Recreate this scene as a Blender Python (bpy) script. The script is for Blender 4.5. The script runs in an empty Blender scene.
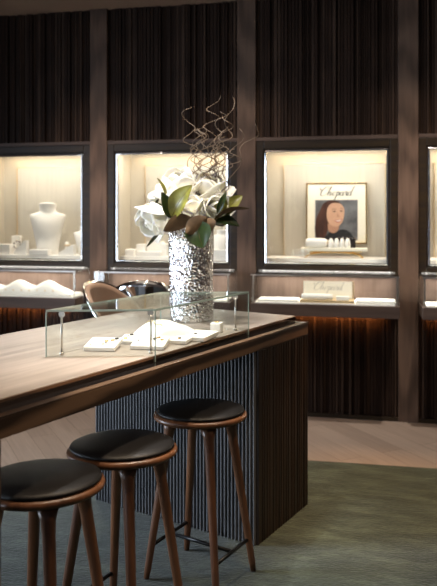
import bpy, bmesh, math, random
from mathutils import Vector, Matrix, Quaternion, noise
random.seed(7)
PI = math.pi
sc = bpy.context.scene
COL = sc.collection

# ------------------------------------------------------------------ materials
def new_mat(name):
    m = bpy.data.materials.new(name); m.use_nodes = True
    nt = m.node_tree
    return m, nt, nt.nodes['Principled BSDF']

def plain(name, col, rough=.5, metal=0., spec=.5, bump=None, var=0., vscale=8., coat=0., sss=0., aniso=(1, 1, 1)):
    m, nt, b = new_mat(name)
    b.inputs['Roughness'].default_value = rough
    b.inputs['Metallic'].default_value = metal
    b.inputs['Specular IOR Level'].default_value = spec
    b.inputs['Coat Weight'].default_value = coat
    tc = nt.nodes.new('ShaderNodeTexCoord')
    mp = nt.nodes.new('ShaderNodeMapping'); mp.inputs['Scale'].default_value = aniso
    nt.links.new(tc.outputs['Object'], mp.inputs['Vector'])
    nz = nt.nodes.new('ShaderNodeTexNoise'); nz.inputs['Scale'].default_value = vscale
    nz.inputs['Detail'].default_value = 4
    nt.links.new(mp.outputs[0], nz.inputs['Vector'])
    rp = nt.nodes.new('ShaderNodeValToRGB')
    rp.color_ramp.elements[0].position = .3; rp.color_ramp.elements[1].position = .7
    v = max(var, .02)
    rp.color_ramp.elements[0].color = tuple(c * (1 - v) for c in col) + (1,)
    rp.color_ramp.elements[1].color = tuple(min(1, c * (1 + v)) for c in col) + (1,)
    nt.links.new(nz.outputs['Fac'], rp.inputs['Fac'])
    nt.links.new(rp.outputs[0], b.inputs['Base Color'])
    if sss:
        b.inputs['Subsurface Weight'].default_value = sss
        b.inputs['Subsurface Radius'].default_value = (.01, .008, .005)
        b.inputs['Subsurface Scale'].default_value = .5
    if bump:
        n2 = nt.nodes.new('ShaderNodeTexNoise'); n2.inputs['Scale'].default_value = bump[1]
        n2.inputs['Detail'].default_value = 3
        nt.links.new(mp.outputs[0], n2.inputs['Vector'])
        bp = nt.nodes.new('ShaderNodeBump'); bp.inputs['Strength'].default_value = bump[0]
        bp.inputs['Distance'].default_value = .01
        nt.links.new(n2.outputs['Fac'], bp.inputs['Height'])
        nt.links.new(bp.outputs[0], b.inputs['Normal'])
    return m

def wood(name, dark, light, axis='z', scale=1., rough=.45, spec=.5, fine=60., figure=.6, coat=0.):
    """oak-like grain stretched along one local axis"""
    m, nt, b = new_mat(name)
    b.inputs['Roughness'].default_value = rough
    b.inputs['Specular IOR Level'].default_value = spec
    b.inputs['Coat Weight'].default_value = coat
    tc = nt.nodes.new('ShaderNodeTexCoord')
    mp = nt.nodes.new('ShaderNodeMapping')
    s = {'x': (.05, 1, 1), 'y': (1, .05, 1), 'z': (1, 1, .05)}[axis]
    mp.inputs['Scale'].default_value = tuple(v * scale for v in s)
    nt.links.new(tc.outputs['Object'], mp.inputs['Vector'])
    a = nt.nodes.new('ShaderNodeTexNoise'); a.inputs['Scale'].default_value = fine
    a.inputs['Detail'].default_value = 6; a.inputs['Roughness'].default_value = .65
    nt.links.new(mp.outputs[0], a.inputs['Vector'])
    mp2 = nt.nodes.new('ShaderNodeMapping')
    s2 = {'x': (.18, 1, 1), 'y': (1, .18, 1), 'z': (1, 1, .18)}[axis]
    mp2.inputs['Scale'].default_value = tuple(v * scale for v in s2)
    nt.links.new(tc.outputs['Object'], mp2.inputs['Vector'])
    w = nt.nodes.new('ShaderNodeTexWave'); w.wave_type = 'RINGS'
    w.inputs['Scale'].default_value = 4.; w.inputs['Distortion'].default_value = 9.
    w.inputs['Detail'].default_value = 3; w.inputs['Detail Scale'].default_value = 1.2
    nt.links.new(mp2.outputs[0], w.inputs['Vector'])
    mx = nt.nodes.new('ShaderNodeMix'); mx.inputs[0].default_value = figure * .5
    nt.links.new(a.outputs['Fac'], mx.inputs[2]); nt.links.new(w.outputs['Fac'], mx.inputs[3])
    rp = nt.nodes.new('ShaderNodeValToRGB')
    rp.color_ramp.elements[0].position = .28; rp.color_ramp.elements[1].position = .75
    rp.color_ramp.elements[0].color = dark + (1,); rp.color_ramp.elements[1].color = light + (1,)
    nt.links.new(mx.outputs[0], rp.inputs['Fac'])
    nt.links.new(rp.outputs[0], b.inputs['Base Color'])
    bp = nt.nodes.new('ShaderNodeBump'); bp.inputs['Strength'].default_value = .15
    bp.inputs['Distance'].default_value = .003
    nt.links.new(a.outputs['Fac'], bp.inputs['Height']); nt.links.new(bp.outputs[0], b.inputs['Normal'])
    return m

def glass_mat(name, tint=(.97, .985, .975), ior=1.45, base=.0):
    m = bpy.data.materials.new(name); m.use_nodes = True
    nt = m.node_tree; nt.nodes.clear()
    out = nt.nodes.new('ShaderNodeOutputMaterial')
    tr = nt.nodes.new('ShaderNodeBsdfTransparent'); tr.inputs[0].default_value = tint + (1,)
    gl = nt.nodes.new('ShaderNodeBsdfGlossy'); gl.inputs['Roughness'].default_value = .01
    fr = nt.nodes.new('ShaderNodeFresnel')
    # leaving a thin pane reflects as little as entering it
    ge = nt.nodes.new('ShaderNodeNewGeometry'); mi = nt.nodes.new('ShaderNodeMix')
    mi.inputs[2].default_value = ior; mi.inputs[3].default_value = 1 / ior
    nt.links.new(ge.outputs['Backfacing'], mi.inputs[0]); nt.links.new(mi.outputs[0], fr.inputs['IOR'])
    mx = nt.nodes.new('ShaderNodeMixShader')
    nt.links.new(fr.outputs[0], mx.inputs[0]); nt.links.new(tr.outputs[0], mx.inputs[1]); nt.links.new(gl.outputs[0], mx.inputs[2])
    nt.links.new(mx.outputs[0], out.inputs[0])
    return m

def emit(name, col, strength):
    m = bpy.data.materials.new(name); m.use_nodes = True
    nt = m.node_tree; nt.nodes.clear()
    out = nt.nodes.new('ShaderNodeOutputMaterial')
    e = nt.nodes.new('ShaderNodeEmission'); e.inputs[0].default_value = col + (1,); e.inputs[1].default_value = strength
    nt.links.new(e.outputs[0], out.inputs[0])
    return m

def planks(name):
    m, nt, b = new_mat(name)
    b.inputs['Roughness'].default_value = .5
    tc = nt.nodes.new('ShaderNodeTexCoord')
    mp = nt.nodes.new('ShaderNodeMapping'); mp.inputs['Rotation'].default_value = (0, 0, math.radians(52))
    nt.links.new(tc.outputs['Object'], mp.inputs['Vector'])
    br = nt.nodes.new('ShaderNodeTexBrick')
    br.inputs['Color1'].default_value = (.27, .215, .175, 1); br.inputs['Color2'].default_value = (.20, .155, .125, 1)
    br.inputs['Mortar'].default_value = (.11, .08, .06, 1)
    br.inputs['Scale'].default_value = 1; br.inputs['Mortar Size'].default_value = .0016
    br.inputs['Brick Width'].default_value = 1.3; br.inputs['Row Height'].default_value = .16
    br.inputs['Bias'].default_value = -.1
    nt.links.new(mp.outputs[0], br.inputs['Vector'])
    mp2 = nt.nodes.new('ShaderNodeMapping'); mp2.inputs['Scale'].default_value = (.06, 1, 1)
    nt.links.new(mp.outputs[0], mp2.inputs['Vector'])
    nz = nt.nodes.new('ShaderNodeTexNoise'); nz.inputs['Scale'].default_value = 55; nz.inputs['Detail'].default_value = 5
    nt.links.new(mp2.outputs[0], nz.inputs['Vector'])
    mr = nt.nodes.new('ShaderNodeMapRange'); mr.inputs['To Min'].default_value = .72; mr.inputs['To Max'].default_value = 1.25
    nt.links.new(nz.outputs['Fac'], mr.inputs['Value'])
    mx = nt.nodes.new('ShaderNodeVectorMath'); mx.operation = 'SCALE'
    nt.links.new(br.outputs['Color'], mx.inputs[0]); nt.links.new(mr.outputs[0], mx.inputs['Scale'])
    nt.links.new(mx.outputs[0], b.inputs['Base Color'])
    return m

def rug_mat(name):
    m, nt, b = new_mat(name)
    b.inputs['Roughness'].default_value = .95
    b.inputs['Specular IOR Level'].default_value = .1
    b.inputs['Sheen Weight'].default_value = .25
    tc = nt.nodes.new('ShaderNodeTexCoord')
    mp = nt.nodes.new('ShaderNodeMapping'); mp.inputs['Scale'].default_value = (1, 3.4, 1)
    mp.inputs['Rotation'].default_value = (0, 0, math.radians(6))
    nt.links.new(tc.outputs['Object'], mp.inputs['Vector'])
    a = nt.nodes.new('ShaderNodeTexNoise'); a.inputs['Scale'].default_value = 3.4; a.inputs['Detail'].default_value = 8
    a.inputs['Roughness'].default_value = .7
    nt.links.new(mp.outputs[0], a.inputs['Vector'])
    rp = nt.nodes.new('ShaderNodeValToRGB')
    e = rp.color_ramp.elements
    e[0].position = .36; e[0].color = (.017, .023, .013, 1)
    e[1].position = .66; e[1].color = (.058, .076, .050, 1)
    k = e.new(.5); k.color = (.030, .040, .026, 1)
    nt.links.new(a.outputs['Fac'], rp.inputs['Fac'])
    f = nt.nodes.new('ShaderNodeTexNoise'); f.inputs['Scale'].default_value = 130; f.inputs['Detail'].default_value = 2
    mp2 = nt.nodes.new('ShaderNodeMapping'); mp2.inputs['Scale'].default_value = (.35, 1, 1)
    nt.links.new(tc.outputs['Object'], mp2.inputs['Vector']); nt.links.new(mp2.outputs[0], f.inputs['Vector'])
    mr = nt.nodes.new('ShaderNodeMapRange'); mr.inputs['To Min'].default_value = .45; mr.inputs['To Max'].default_value = 1.55
    nt.links.new(f.outputs['Fac'], mr.inputs['Value'])
    mx = nt.nodes.new('ShaderNodeVectorMath'); mx.operation = 'SCALE'
    nt.links.new(rp.outputs[0], mx.inputs[0]); nt.links.new(mr.outputs[0], mx.inputs['Scale'])
    nt.links.new(mx.outputs[0], b.inputs['Base Color'])
    bp = nt.nodes.new('ShaderNodeBump'); bp.inputs['Strength'].default_value = .5; bp.inputs['Distance'].default_value = .01
    nt.links.new(f.outputs['Fac'], bp.inputs['Height']); nt.links.new(bp.outputs[0], b.inputs['Normal'])
    return m

def hammered(name):
    m, nt, b = new_mat(name)
    b.inputs['Metallic'].default_value = 1; b.inputs['Roughness'].default_value = .12
    b.inputs['Base Color'].default_value = (.86, .86, .87, 1)
    tc = nt.nodes.new('ShaderNodeTexCoord')
    v = nt.nodes.new('ShaderNodeTexVoronoi'); v.inputs['Scale'].default_value = 85
    v.feature = 'SMOOTH_F1'
    nt.links.new(tc.outputs['Object'], v.inputs['Vector'])
    bp = nt.nodes.new('ShaderNodeBump'); bp.inputs['Strength'].default_value = 1.; bp.inputs['Distance'].default_value = .010
    nt.links.new(v.outputs['Distance'], bp.inputs['Height']); nt.links.new(bp.outputs[0], b.inputs['Normal'])
    return m

def petal_mat(name):
    m, nt, b = new_mat(name)
    b.inputs['Roughness'].default_value = .6
    b.inputs['Base Color'].default_value = (.90, .87, .78, 1)
    b.inputs['Subsurface Weight'].default_value = .25
    b.inputs['Subsurface Radius'].default_value = (.02, .018, .01); b.inputs['Subsurface Scale'].default_value = .3
    return m

M = {}
M['slat'] = wood('dark fluted oak', (.013, .0065, .0042), (.038, .020, .0125), 'z', 1, .55, .15, 70, .2)
M['slat_pale'] = wood('dark fluted oak, worn ribs', (.026, .015, .010), (.078, .047, .032), 'z', 1, .55, .15, 70, .2)  # paler brown for ribs picked at random
M['oak'] = wood('smoked oak', (.062, .037, .025), (.140, .087, .059), 'z', 1, .5, .35, 40, .7)
M['frame'] = wood('dark stained oak', (.012, .007, .0055), (.032, .019, .0055), 'x', 1, .4, .4, 50, .3)
M['oak_x'] = wood('smoked oak shelf', (.05, .032, .025), (.10, .066, .05), 'x', 1, .45, .4, 40, .5)
M['wallwood'] = wood('brown case backing oak', (.10, .066, .052), (.19, .13, .105), 'z', 1, .5, .3, 40, .5)
M['top'] = wood('pale counter oak', (.235, .20, .172), (.40, .342, .30), 'y', 1, .36, .5, 35, .45)
M['edge'] = wood('brown counter edge oak', (.022, .012, .007), (.115, .070, .043), 'y', 1, .4, .4, 45, 1.3)
M['plank'] = wood('dark side planks', (.008, .005, .0035), (.030, .0185, .0125), 'z', 1, .45, .4, 45, .5)
M['rib'] = wood('black ribbed cladding', (.075, .076, .080), (.12, .122, .13), 'z', 1, .42, .6, 60, .1)
M['stool'] = wood('oiled walnut', (.050, .019, .008), (.150, .062, .025), 'z', 1, .35, .5, 50, .5)
M['leather'] = plain('black leather', (.007, .0064, .0064), .45, 0, .25, (.15, 350), .1)
M['steel'] = plain('black steel', (.012, .012, .013), .35, .6)
M['chrome'] = plain('polished chrome', (.85, .86, .88), .08, 1.)
M['satin'] = plain('satin steel', (.62, .58, .54), .28, 1.)
M['bronze'] = plain('dark bronze mirror', (.42, .32, .25), .07, 1.)
M['blackglass'] = plain('black glass', (.01, .009, .009), .04, 0, .8)
M['glass'] = glass_mat('clear glass')
M['glass_top'] = glass_mat('coated glass top', (.95, .975, .96), 1.8)
M['edgeglass'] = plain('green glass edge', (.34, .44, .41), .10, 0, .8)
M['cream'] = plain('cream silk lining', (.60, .555, .475), .7, 0, .3, None, .03)
M['ribbed'] = plain('ribbed cream fabric', (.60, .565, .50), .75, 0, .3, None, .05, 40, aniso=(1, 1, .05))
M['white'] = plain('white suede display', (.92, .90, .87), .8, 0, .2, (.05, 300), .02)
M['gold'] = plain('polished gold', (.86, .60, .24), .22, 1.)
M['brass'] = plain('pale brass', (.80, .62, .38), .35, .8)
M['jewel'] = plain('dark enamel', (.06, .05, .05), .2, .3)
M['floor'] = planks('oak planks')
M['rug'] = rug_mat('olive wool rug')
M['ceiling'] = plain('taupe ceiling', (.23, .165, .13), .8, 0, .2, None, .06, 1.5)
M['wall'] = plain('taupe wall', (.16, .115, .09), .8, 0, .2, None, .06, 1.5)
M['silver'] = hammered('hammered silver')
M['petal'] = petal_mat('ivory petal')
M['stamen'] = plain('pale stamens', (.62, .55, .24), .7)
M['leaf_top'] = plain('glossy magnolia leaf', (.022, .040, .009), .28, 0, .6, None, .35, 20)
M['leaf_lime'] = plain('lit yellow green leaf', (.17, .16, .022), .35, 0, .5, None, .35, 25)  # yellower mottled green for the lime leaves
M['leaf_under'] = plain('brown felt leaf underside', (.10, .058, .027), .7, 0, .3, None, .25, 25)
M['twig'] = plain('curly willow bark', (.15, .10, .062), .5, 0, .4, None, .35, 30)
M['tan'] = plain('tan leather', (.34, .22, .15), .45, 0, .4, (.1, 200), .08)
M['ivory'] = plain('ivory card', (.85, .81, .70), .6, 0, .3)
M['ink'] = plain('black ink', (.02, .02, .02), .6)
M['inkgrey'] = plain('grey ink', (.28, .27, .25), .6)
M['photo_bg'] = plain('mottled grey studio backdrop', (.13, .13, .14), .5, 0, .3, None, .55, 9)
M['hair'] = plain('auburn hair print', (.060, .022, .014), .5, 0, .3, None, .5, 30, aniso=(1, 1, .3))
M['skin'] = plain('skin tone print', (.60, .36, .25), .5, 0, .3, None, .06, 12)
M['skin_d'] = plain('skin shade print', (.46, .25, .17), .5, 0, .3)
M['lip'] = plain('lip print', (.42, .10, .09), .5)
M['teeth'] = plain('tooth print', (.8, .76, .7), .5)
M['cloth'] = plain('black blouse print', (.018, .017, .019), .5, 0, .3, None, .5, 30)
M['led_warm'] = emit('warm light strip', (1, .80, .52), 5)
M['lid_glare'] = emit('white lid glare', (1, .95, .88), 1.6)  # glow painted in for the bright reflection on the showcase lids
M['led_amber'] = emit('amber light strip', (1, .55, .22), 3)

# ------------------------------------------------------------------ mesh helpers
class MB:
    def __init__(self): self.bm = bmesh.new()
    def box(self, c, s, rot=None, mat=0):
        g = bmesh.ops.create_cube(self.bm, size=1)['verts']
        bmesh.ops.scale(self.bm, vec=s, verts=g)
        if rot is not None: bmesh.ops.rotate(self.bm, matrix=rot, verts=g)
        bmesh.ops.translate(self.bm, vec=c, verts=g)
        if mat:
            for f in {f for v in g for f in v.link_faces}: f.material_index = mat
        return self
    def bb(self, x0, x1, y0, y1, z0, z1, mat=0):
        return self.box(((x0 + x1) / 2, (y0 + y1) / 2, (z0 + z1) / 2), (abs(x1 - x0), abs(y1 - y0), abs(z1 - z0)), None, mat)
    def prism(self, poly, z0, z1, mat=0):
        lo = [self.bm.verts.new((x, y, z0)) for x, y in poly]; hi = [self.bm.verts.new((x, y, z1)) for x, y in poly]
        fs = [self.bm.faces.new(lo[::-1]), self.bm.faces.new(hi)]
        n = len(poly)
        for i in range(n): fs.append(self.bm.faces.new((lo[i], lo[(i + 1) % n], hi[(i + 1) % n], hi[i])))
        for f in fs: f.material_index = mat
        return self
    def lathe(self, prof, n=40, c=(0, 0, 0), fr=None, closed=False):
        rings = []
        for r, z in prof:
            ring = []
            for i in range(n):
                a = 2 * PI * i / n; k = fr(a, z) if fr else 1
                ring.append(self.bm.verts.new((c[0] + r * k * math.cos(a), c[1] + r * k * math.sin(a), c[2] + z)))
            rings.append(ring)
        for A, B in zip(rings, rings[1:]):
            for i in range(n): self.bm.faces.new((A[i], A[(i + 1) % n], B[(i + 1) % n], B[i]))
        if closed:
            A, B = rings[-1], rings[0]
            for i in range(n): self.bm.faces.new((A[i], A[(i + 1) % n], B[(i + 1) % n], B[i]))
        else:
            if prof[0][0] > 1e-5: self.bm.faces.new(rings[0][::-1])
            if prof[-1][0] > 1e-5: self.bm.faces.new(rings[-1])
        return self
    def tube(self, pts, rad, n=8, caps=True):
        pts = [Vector(p) for p in pts]
        if not hasattr(rad, '__len__'): rad = [rad] * len(pts)
        up = None; rings = []
        for i, p in enumerate(pts):
            t = (pts[min(i + 1, len(pts) - 1)] - pts[max(i - 1, 0)])
            if t.length < 1e-9: t = Vector((0, 0, 1))
            t.normalize()
            if up is None:
                up = Vector((0, 0, 1)) if abs(t.z) < .9 else Vector((1, 0, 0))
            up = (up - t * up.dot(t))
            if up.length < 1e-6: up = t.orthogonal()
            up.normalize(); s = t.cross(up)
            rings.append([self.bm.verts.new(p + (up * math.cos(2 * PI * k / n) + s * math.sin(2 * PI * k / n)) * rad[i]) for k in range(n)])
        for A, B in zip(rings, rings[1:]):
            for k in range(n): self.bm.faces.new((A[k], A[(k + 1) % n], B[(k + 1) % n], B[k]))
        if caps: self.bm.faces.new(rings[0][::-1]); self.bm.faces.new(rings[-1])
        return self
    def grid(self, fn, nu, nv, mat=0, flip=False):
        V = [[self.bm.verts.new(fn(i / nu, j / nv)) for j in range(nv + 1)] for i in range(nu + 1)]
        for i in range(nu):
            for j in range(nv):
                q = (V[i][j], V[i + 1][j], V[i + 1][j + 1], V[i][j + 1])
                f = self.bm.faces.new(q[::-1] if flip else q); f.material_index = mat
        return self
    def ball(self, c, r, s=(1, 1, 1), seg=16, rings=10):
        g = bmesh.ops.create_uvsphere(self.bm, u_segments=seg, v_segments=rings, radius=r)['verts']
        bmesh.ops.scale(self.bm, vec=s, verts=g); bmesh.ops.translate(self.bm, vec=c, verts=g)
        return self
    def build(self, name, mat, parent=None, smooth=False, bevel=0, seg=2, sub=0, solid=0, loc=None, rot=None):
        me = bpy.data.meshes.new(name)
        bmesh.ops.recalc_face_normals(self.bm, faces=self.bm.faces) if not getattr(self, 'keep', False) else None
        self.bm.to_mesh(me); self.bm.free()
        for m in (mat if isinstance(mat, (list, tuple)) else [mat]): me.materials.append(m)
        if smooth:
            for p in me.polygons: p.use_smooth = True
        o = bpy.data.objects.new(name, me); COL.objects.link(o)
        if parent is not None: o.parent = parent
        if loc is not None: o.location = loc
        if rot is not None: o.rotation_euler = rot
        if solid:
            md = o.modifiers.new('thick', 'SOLIDIFY'); md.thickness = solid; md.offset = 0
        if bevel:
            md = o.modifiers.new('bevel', 'BEVEL'); md.width = bevel; md.segments = seg; md.limit_method = 'ANGLE'
        if sub:
            md = o.modifiers.new('sub', 'SUBSURF'); md.levels = sub; md.render_levels = sub
        return o

def tag(o, label, cat, group=None):
    o['label'] = label; o['category'] = cat
    if group: o['group'] = group
    return o
def thing(name, label, cat, loc=(0, 0, 0), rz=0, group=None):
    o = bpy.data.objects.new(name, None); COL.objects.link(o)
    o.empty_display_size = .1; o.location = loc; o.rotation_euler = (0, 0, rz)
    return tag(o, label, cat, group)
def struct(o):
    o['kind'] = 'structure'; return o
def copy_tree(o, parent=None):
    c = o.copy(); COL.objects.link(c)
    if parent is not None: c.parent = parent
    for ch in list(o.children): copy_tree(ch, c)
    return c

# ------------------------------------------------------------------ plan numbers (metres)
CEIL = 3.13
PW = .142                       # pillar width
PX = [.284 - 1.185 * k for k in range(-1, 4)][::-1]     # left edges of pillars, left to right
PX = sorted(PX)
BAYS = [(PX[i] + PW, PX[i + 1]) for i in range(len(PX) - 1)]   # four bays
NZ0, NZ1 = 1.122, 1.998         # niche opening heights
ND = .50                        # niche depth

# ------------------------------------------------------------------ room shell
struct(MB().bb(-5.2, 4.2, -9.2, .75, -.1, 0).build('floor', M['floor']))
struct(MB().bb(-5.2, 4.2, -9.2, .75, CEIL, CEIL + .1).build('ceiling', M['ceiling']))
struct(MB().bb(-5.3, -5.2, -9.2, .75, 0, CEIL).build('wall_left', M['wall']))
struct(MB().bb(4.2, 4.3, -9.2, .75, 0, CEIL).build('wall_right', M['wall']))
wb = struct(MB().bb(-5.2, 4.2, .70, .75, 0, CEIL).build('wall_back', M['frame']))
# plain stretches of the back wall beyond the four bays
wm = MB()
wm.bb(-5.2, PX[0], .0, .70, 0, CEIL); wm.bb(PX[-1] + PW, 4.2, .0, .70, 0, CEIL)
wm.build('side_wall_panel', M['oak'], wb)
rs = random.Random(3)
def slatted(name, x0, x1, z0, z1):
    """vertical ribs of uneven width and depth over a backing board"""
    b = MB(); b.bb(x0, x1, .022, .09, z0, z1)
    x = x0 + .003
    while x < x1 - .01:
        w = rs.choice((.010, .014, .018, .020, .024)); g = rs.choice((.004, .006, .007))
        d = rs.choice((.012, .022, .030, .034))
        w = min(w, x1 - x - .002)
        b.bb(x, x + w, .022 - d, .024, z0, z1, 1 if rs.random() < .22 else 0)
        x += w + g
    return b.build(name, [M['slat'], M['slat_pale']], wb)
for (a, b_) in BAYS:
    slatted('slatted_panel', a, b_, 2.085, CEIL - .004)
    slatted('slatted_panel', a, b_, .030, .78)
    MB().bb(a, b_, -.016, .09, 2.058, 2.085).build('header_rail', M['oak_x'], wb, bevel=.002)
    MB().bb(a, b_, -.016, .09, 0.0, .030).build('plinth', M['frame'], wb, bevel=.002)
for i, x in enumerate(PX):
    struct(MB().bb(x, x + PW, -.022, .10, 0, CEIL).build('trim_%d' % (i + 1), M['oak'], bevel=.002))

# ------------------------------------------------------------------ rug
rug = [(-3.6, -2.05), (-2.6, -1.72), (-1.9, -1.52), (-1.5, -1.30), (-1.2, -1.08), (-.95, -.965), (-.6, -.955), (.5, -.937), (3.6, -.90),
       (3.6, -6.6), (-3.6, -6.6)]
rg = MB().prism(rug[::-1], .0, .005).build('area_rug', M['rug'], bevel=.002)
tag(rg, 'large mottled olive green rug on the floor under the stools and counter', 'rug')

# ------------------------------------------------------------------ wall niches
NLAB = ['lit wall display niche with a tall white necklace bust, left of the first pillar',
        'lit wall display niche behind the flowers with tiered white blocks inside',
        'lit wall display niche holding the framed portrait poster',
        'lit wall display niche cut off at the right edge of the photo']
CLAB = ['glass-topped wall showcase under the niche with the necklace bust, white humped cushion inside',
        'glass-topped wall showcase behind the silver vase, between the two left pillars',
        'glass-topped wall showcase with the small lettered card, under the framed portrait',
        'glass-topped wall showcase cut off at the right edge, right of the last pillar']
niches = []
for i, (a, b_) in enumerate(BAYS):
    t = thing('display_niche', NLAB[i], 'display case', ((a + b_) / 2, 0, NZ0), 0, 'lit display niches along the back wall')
    h = (b_ - a) / 2; ox = h - .057; H = NZ1 - NZ0
    z1 = 2.058 - NZ0; z0 = 1.072 - NZ0
    f = MB()
    f.bb(-h, -ox, -.012, .10, z0, z1); f.bb(ox, h, -.012, .10, z0, z1)
    f.bb(-ox, ox, -.012, .10, H, z1); f.bb(-ox, ox, -.012, .10, z0, 0)
    f.build('outer_frame', M['frame'], t, bevel=.004)
    f = MB()      # inner stepped moulding, dark
    for s in (-1, 1): f.bb(s * ox, s * (ox - .012), -.002, .07, 0, H)
    f.bb(-ox, ox, -.002, .07, H - .012, H); f.bb(-ox, ox, -.002, .07, 0, .012)
    f.build('inner_moulding', M['frame'], t, bevel=.003)
    f = MB(); c0 = ox - .012; w = .014
    for s in (-1, 1): f.bb(s * c0, s * (c0 - w), -.008, .03, .012, H - .012)
    f.bb(-c0, c0, -.008, .03, H - .012 - w, H - .012); f.bb(-c0, c0, -.008, .03, .012, .012 + w)
    f.build('chrome_bezel', M['chrome'], t, bevel=.004)
    MB().bb(-c0, c0, .012, .016, .012, H - .012).build('glass_pane', M['glass'], t)
    f = MB(); L = ox + .035
    f.bb(-L - .01, -L, .10, ND, -.02, H + .02); f.bb(L, L + .01, .10, ND, -.02, H + .02)
    f.bb(-L - .01, L + .01, ND, ND + .01, -.03, H + .03)
    f.bb(-L - .01, L + .01, .10, ND + .01, H + .02, H + .03); f.bb(-L - .01, L + .01, .10, ND + .01, -.03, -.02)
    f.build('lining', M['cream'], t)
    # ribbed back panel with a narrow border
    pl, pr, pz = -h + .165, h - .075, 1.915 - NZ0
    f = MB(); f.bb(pl, pr, ND - .030, ND - .002, -.02, pz)
    n = 44
    for k in range(n):
        x = pl + .016 + (pr - pl - .032) * (k + .5) / n
        f.bb(x - .005, x + .005, ND - .034, ND - .029, 0, pz - .018)
    f.build('back_panel', M['ribbed'], t, bevel=.001)
    f = MB()
    f.bb(pl - .006, pl, ND - .036, ND - .002, -.02, pz + .006); f.bb(pr, pr + .006, ND - .036, ND - .002, -.02, pz + .006)
    f.bb(pl, pr, ND - .036, ND - .002, pz, pz + .006)
    f.build('panel_border', M['brass'], t)
    MB().bb(-L, L, .10, ND, -.0199, .004).build('niche_floor', M['chrome'], t)
    MB().bb(-L + .03, L - .03, .14, ND - .05, .004, .045).build('display_platform', M['white'], t, bevel=.003)
    MB().bb(-L + .05, L - .05, .105, .125, H + .005, H + .02).build('glow_strip', M['led_warm'], t)
    niches.append(t)

def area(name, loc, rot, sx, sy, power, col, spread=PI):
    l = bpy.data.lights.new(name, 'AREA'); l.shape = 'RECTANGLE'; l.size = sx; l.size_y = sy; l.energy = power; l.color = col
    l.spread = spread
    o = bpy.data.objects.new(name, l); COL.objects.link(o); o.location = loc; o.rotation_euler = rot
    return o
def spot(name, loc, tgt, power, col, ang, blend=.6, r=.04):
    l = bpy.data.lights.new(name, 'SPOT'); l.energy = power; l.color = col; l.spot_size = math.radians(ang); l.spot_blend = blend
    l.shadow_soft_size = r
    o = bpy.data.objects.new(name, l); COL.objects.link(o); o.location = loc
    o.rotation_euler = (Vector(tgt) - Vector(loc)).to_track_quat('-Z', 'Y').to_euler()
    return o
for i, (a, b_) in enumerate(BAYS):
    cx = (a + b_) / 2
    area('niche_light', (cx, .17, NZ1 + .012), (math.radians(18), 0, 0), .86, .05, 5.8, (1, .91, .80))
    area('niche_back_light', (cx, ND - .05, NZ1 + .012), (math.radians(-8), 0, 0), .9, .03, .9, (1, .66, .34))

# ------------------------------------------------------------------ wall showcases under the niches
SD = .30
for i, (a, b_) in enumerate(BAYS):
    t = thing('wall_showcase', CLAB[i], 'display case', ((a + b_) / 2, 0, .785), 0, 'glass wall showcases under the niches')
    h = (b_ - a) / 2 - .004
    MB().bb(-h, h, -SD, .0, 0, .085).build('shelf', M['oak_x'], t, bevel=.003)
    MB().bb(-h + .03, h - .03, -SD + .02, -.02, .085, .093).build('case_floor', M['white'], t, bevel=.001)
    MB().bb(-h, h, .0, .05, -.005, .283).build('backing_board', M['wallwood'], t)
    g = .284
    MB().bb(-h, h, -SD, -.004, g, g + .008).build('glass_lid', M['glass'], t)
    f = MB(); f.bb(-h, h, -SD - .001, -SD + .002, g, g + .008)
    f.build('lid_edge', M['satin'], t)
    MB().bb(-h, h, -SD, -SD + .006, .094, g).build('front_glass', M['glass'], t)
    for s in (-1, 1): MB().bb(s * h, s * (h - .006), -SD + .006, -.004, .094, g).build('end_glass', M['glass'], t)
    for s in (-1, 1):
        p = MB().bb(s * (h - .012), s * (h - .020), -SD + .012, -SD + .020, .094, g).build('corner_post', M['satin'], t)
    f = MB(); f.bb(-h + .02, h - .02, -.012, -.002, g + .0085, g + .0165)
    f.build('glow_strip', M['lid_glare'], t)  # glowing strip stands in for niche light mirrored along the lid
    MB().bb(-h + .06, h - .10, -.030, -.012, -.006, -.0005).build('under_light', M['led_amber'], t)
    cx = (a + b_) / 2
    area('showcase_light', (cx, -.04, .785 + g - .012), (math.radians(-30), 0, 0), .92, .02, 3.2, (1, .93, .82))
    area('shelf_glow', (cx - .02, -.050, .777), (math.radians(62), 0, 0), .86, .012, 1.6, (1, .40, .11), 2.2)

# ------------------------------------------------------------------ script lettering
LET = [
 [(-.2, 2.0), (-.05, 1.55), (.35, 1.45), (.8, 1.75), (1.15, 2.2)],
 [(1.6, 1.55), (1.85, 1.8), (1.85, 2.25), (1.4, 2.35), (.7, 1.8), (.3, 1.0), (.35, .25), (.8, -.05), (1.35, .15), (1.9, .6)],
 [(1.9, .6), (2.35, 1.6), (2.6, 2.3), (2.45, 2.4), (2.3, 1.5), (2.2, 0)],
 [(2.22, .35), (2.5, .95), (2.8, .95), (2.78, .4), (2.9, .02), (3.3, .5)],
 [(3.85, .92), (3.5, .85), (3.35, .35), (3.6, 0), (3.95, .3), (4.0, .8), (3.85, .95), (4.35, .85)],
 [(4.3, .8), (4.55, 1.1), (4.45, .3), (4.3, -1.0)],
 [(4.4, .3), (4.7, .95), (5.0, .85), (5.0, .3), (4.7, 0), (4.5, .1)],
 [(5.95, .85), (5.6, .98), (5.3, .6), (5.35, .1), (5.65, .02), (5.95, .5), (6.05, 1.0), (5.97, .3), (6.1, .02), (6.4, .45)],
 [(6.4, .45), (6.55, 1.12), (6.65, .95), (6.95, .95), (6.87, .3), (7.0, .02), (7.3, .45)],
 [(7.95, .85), (7.6, .98), (7.3, .6), (7.35, .1), (7.65, .02), (7.95, .5), (8.2, 1.8), (8.3, 2.4), (8.05, 1.0), (7.98, .3), (8.15, .02), (8.6, .4)],
]
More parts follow.
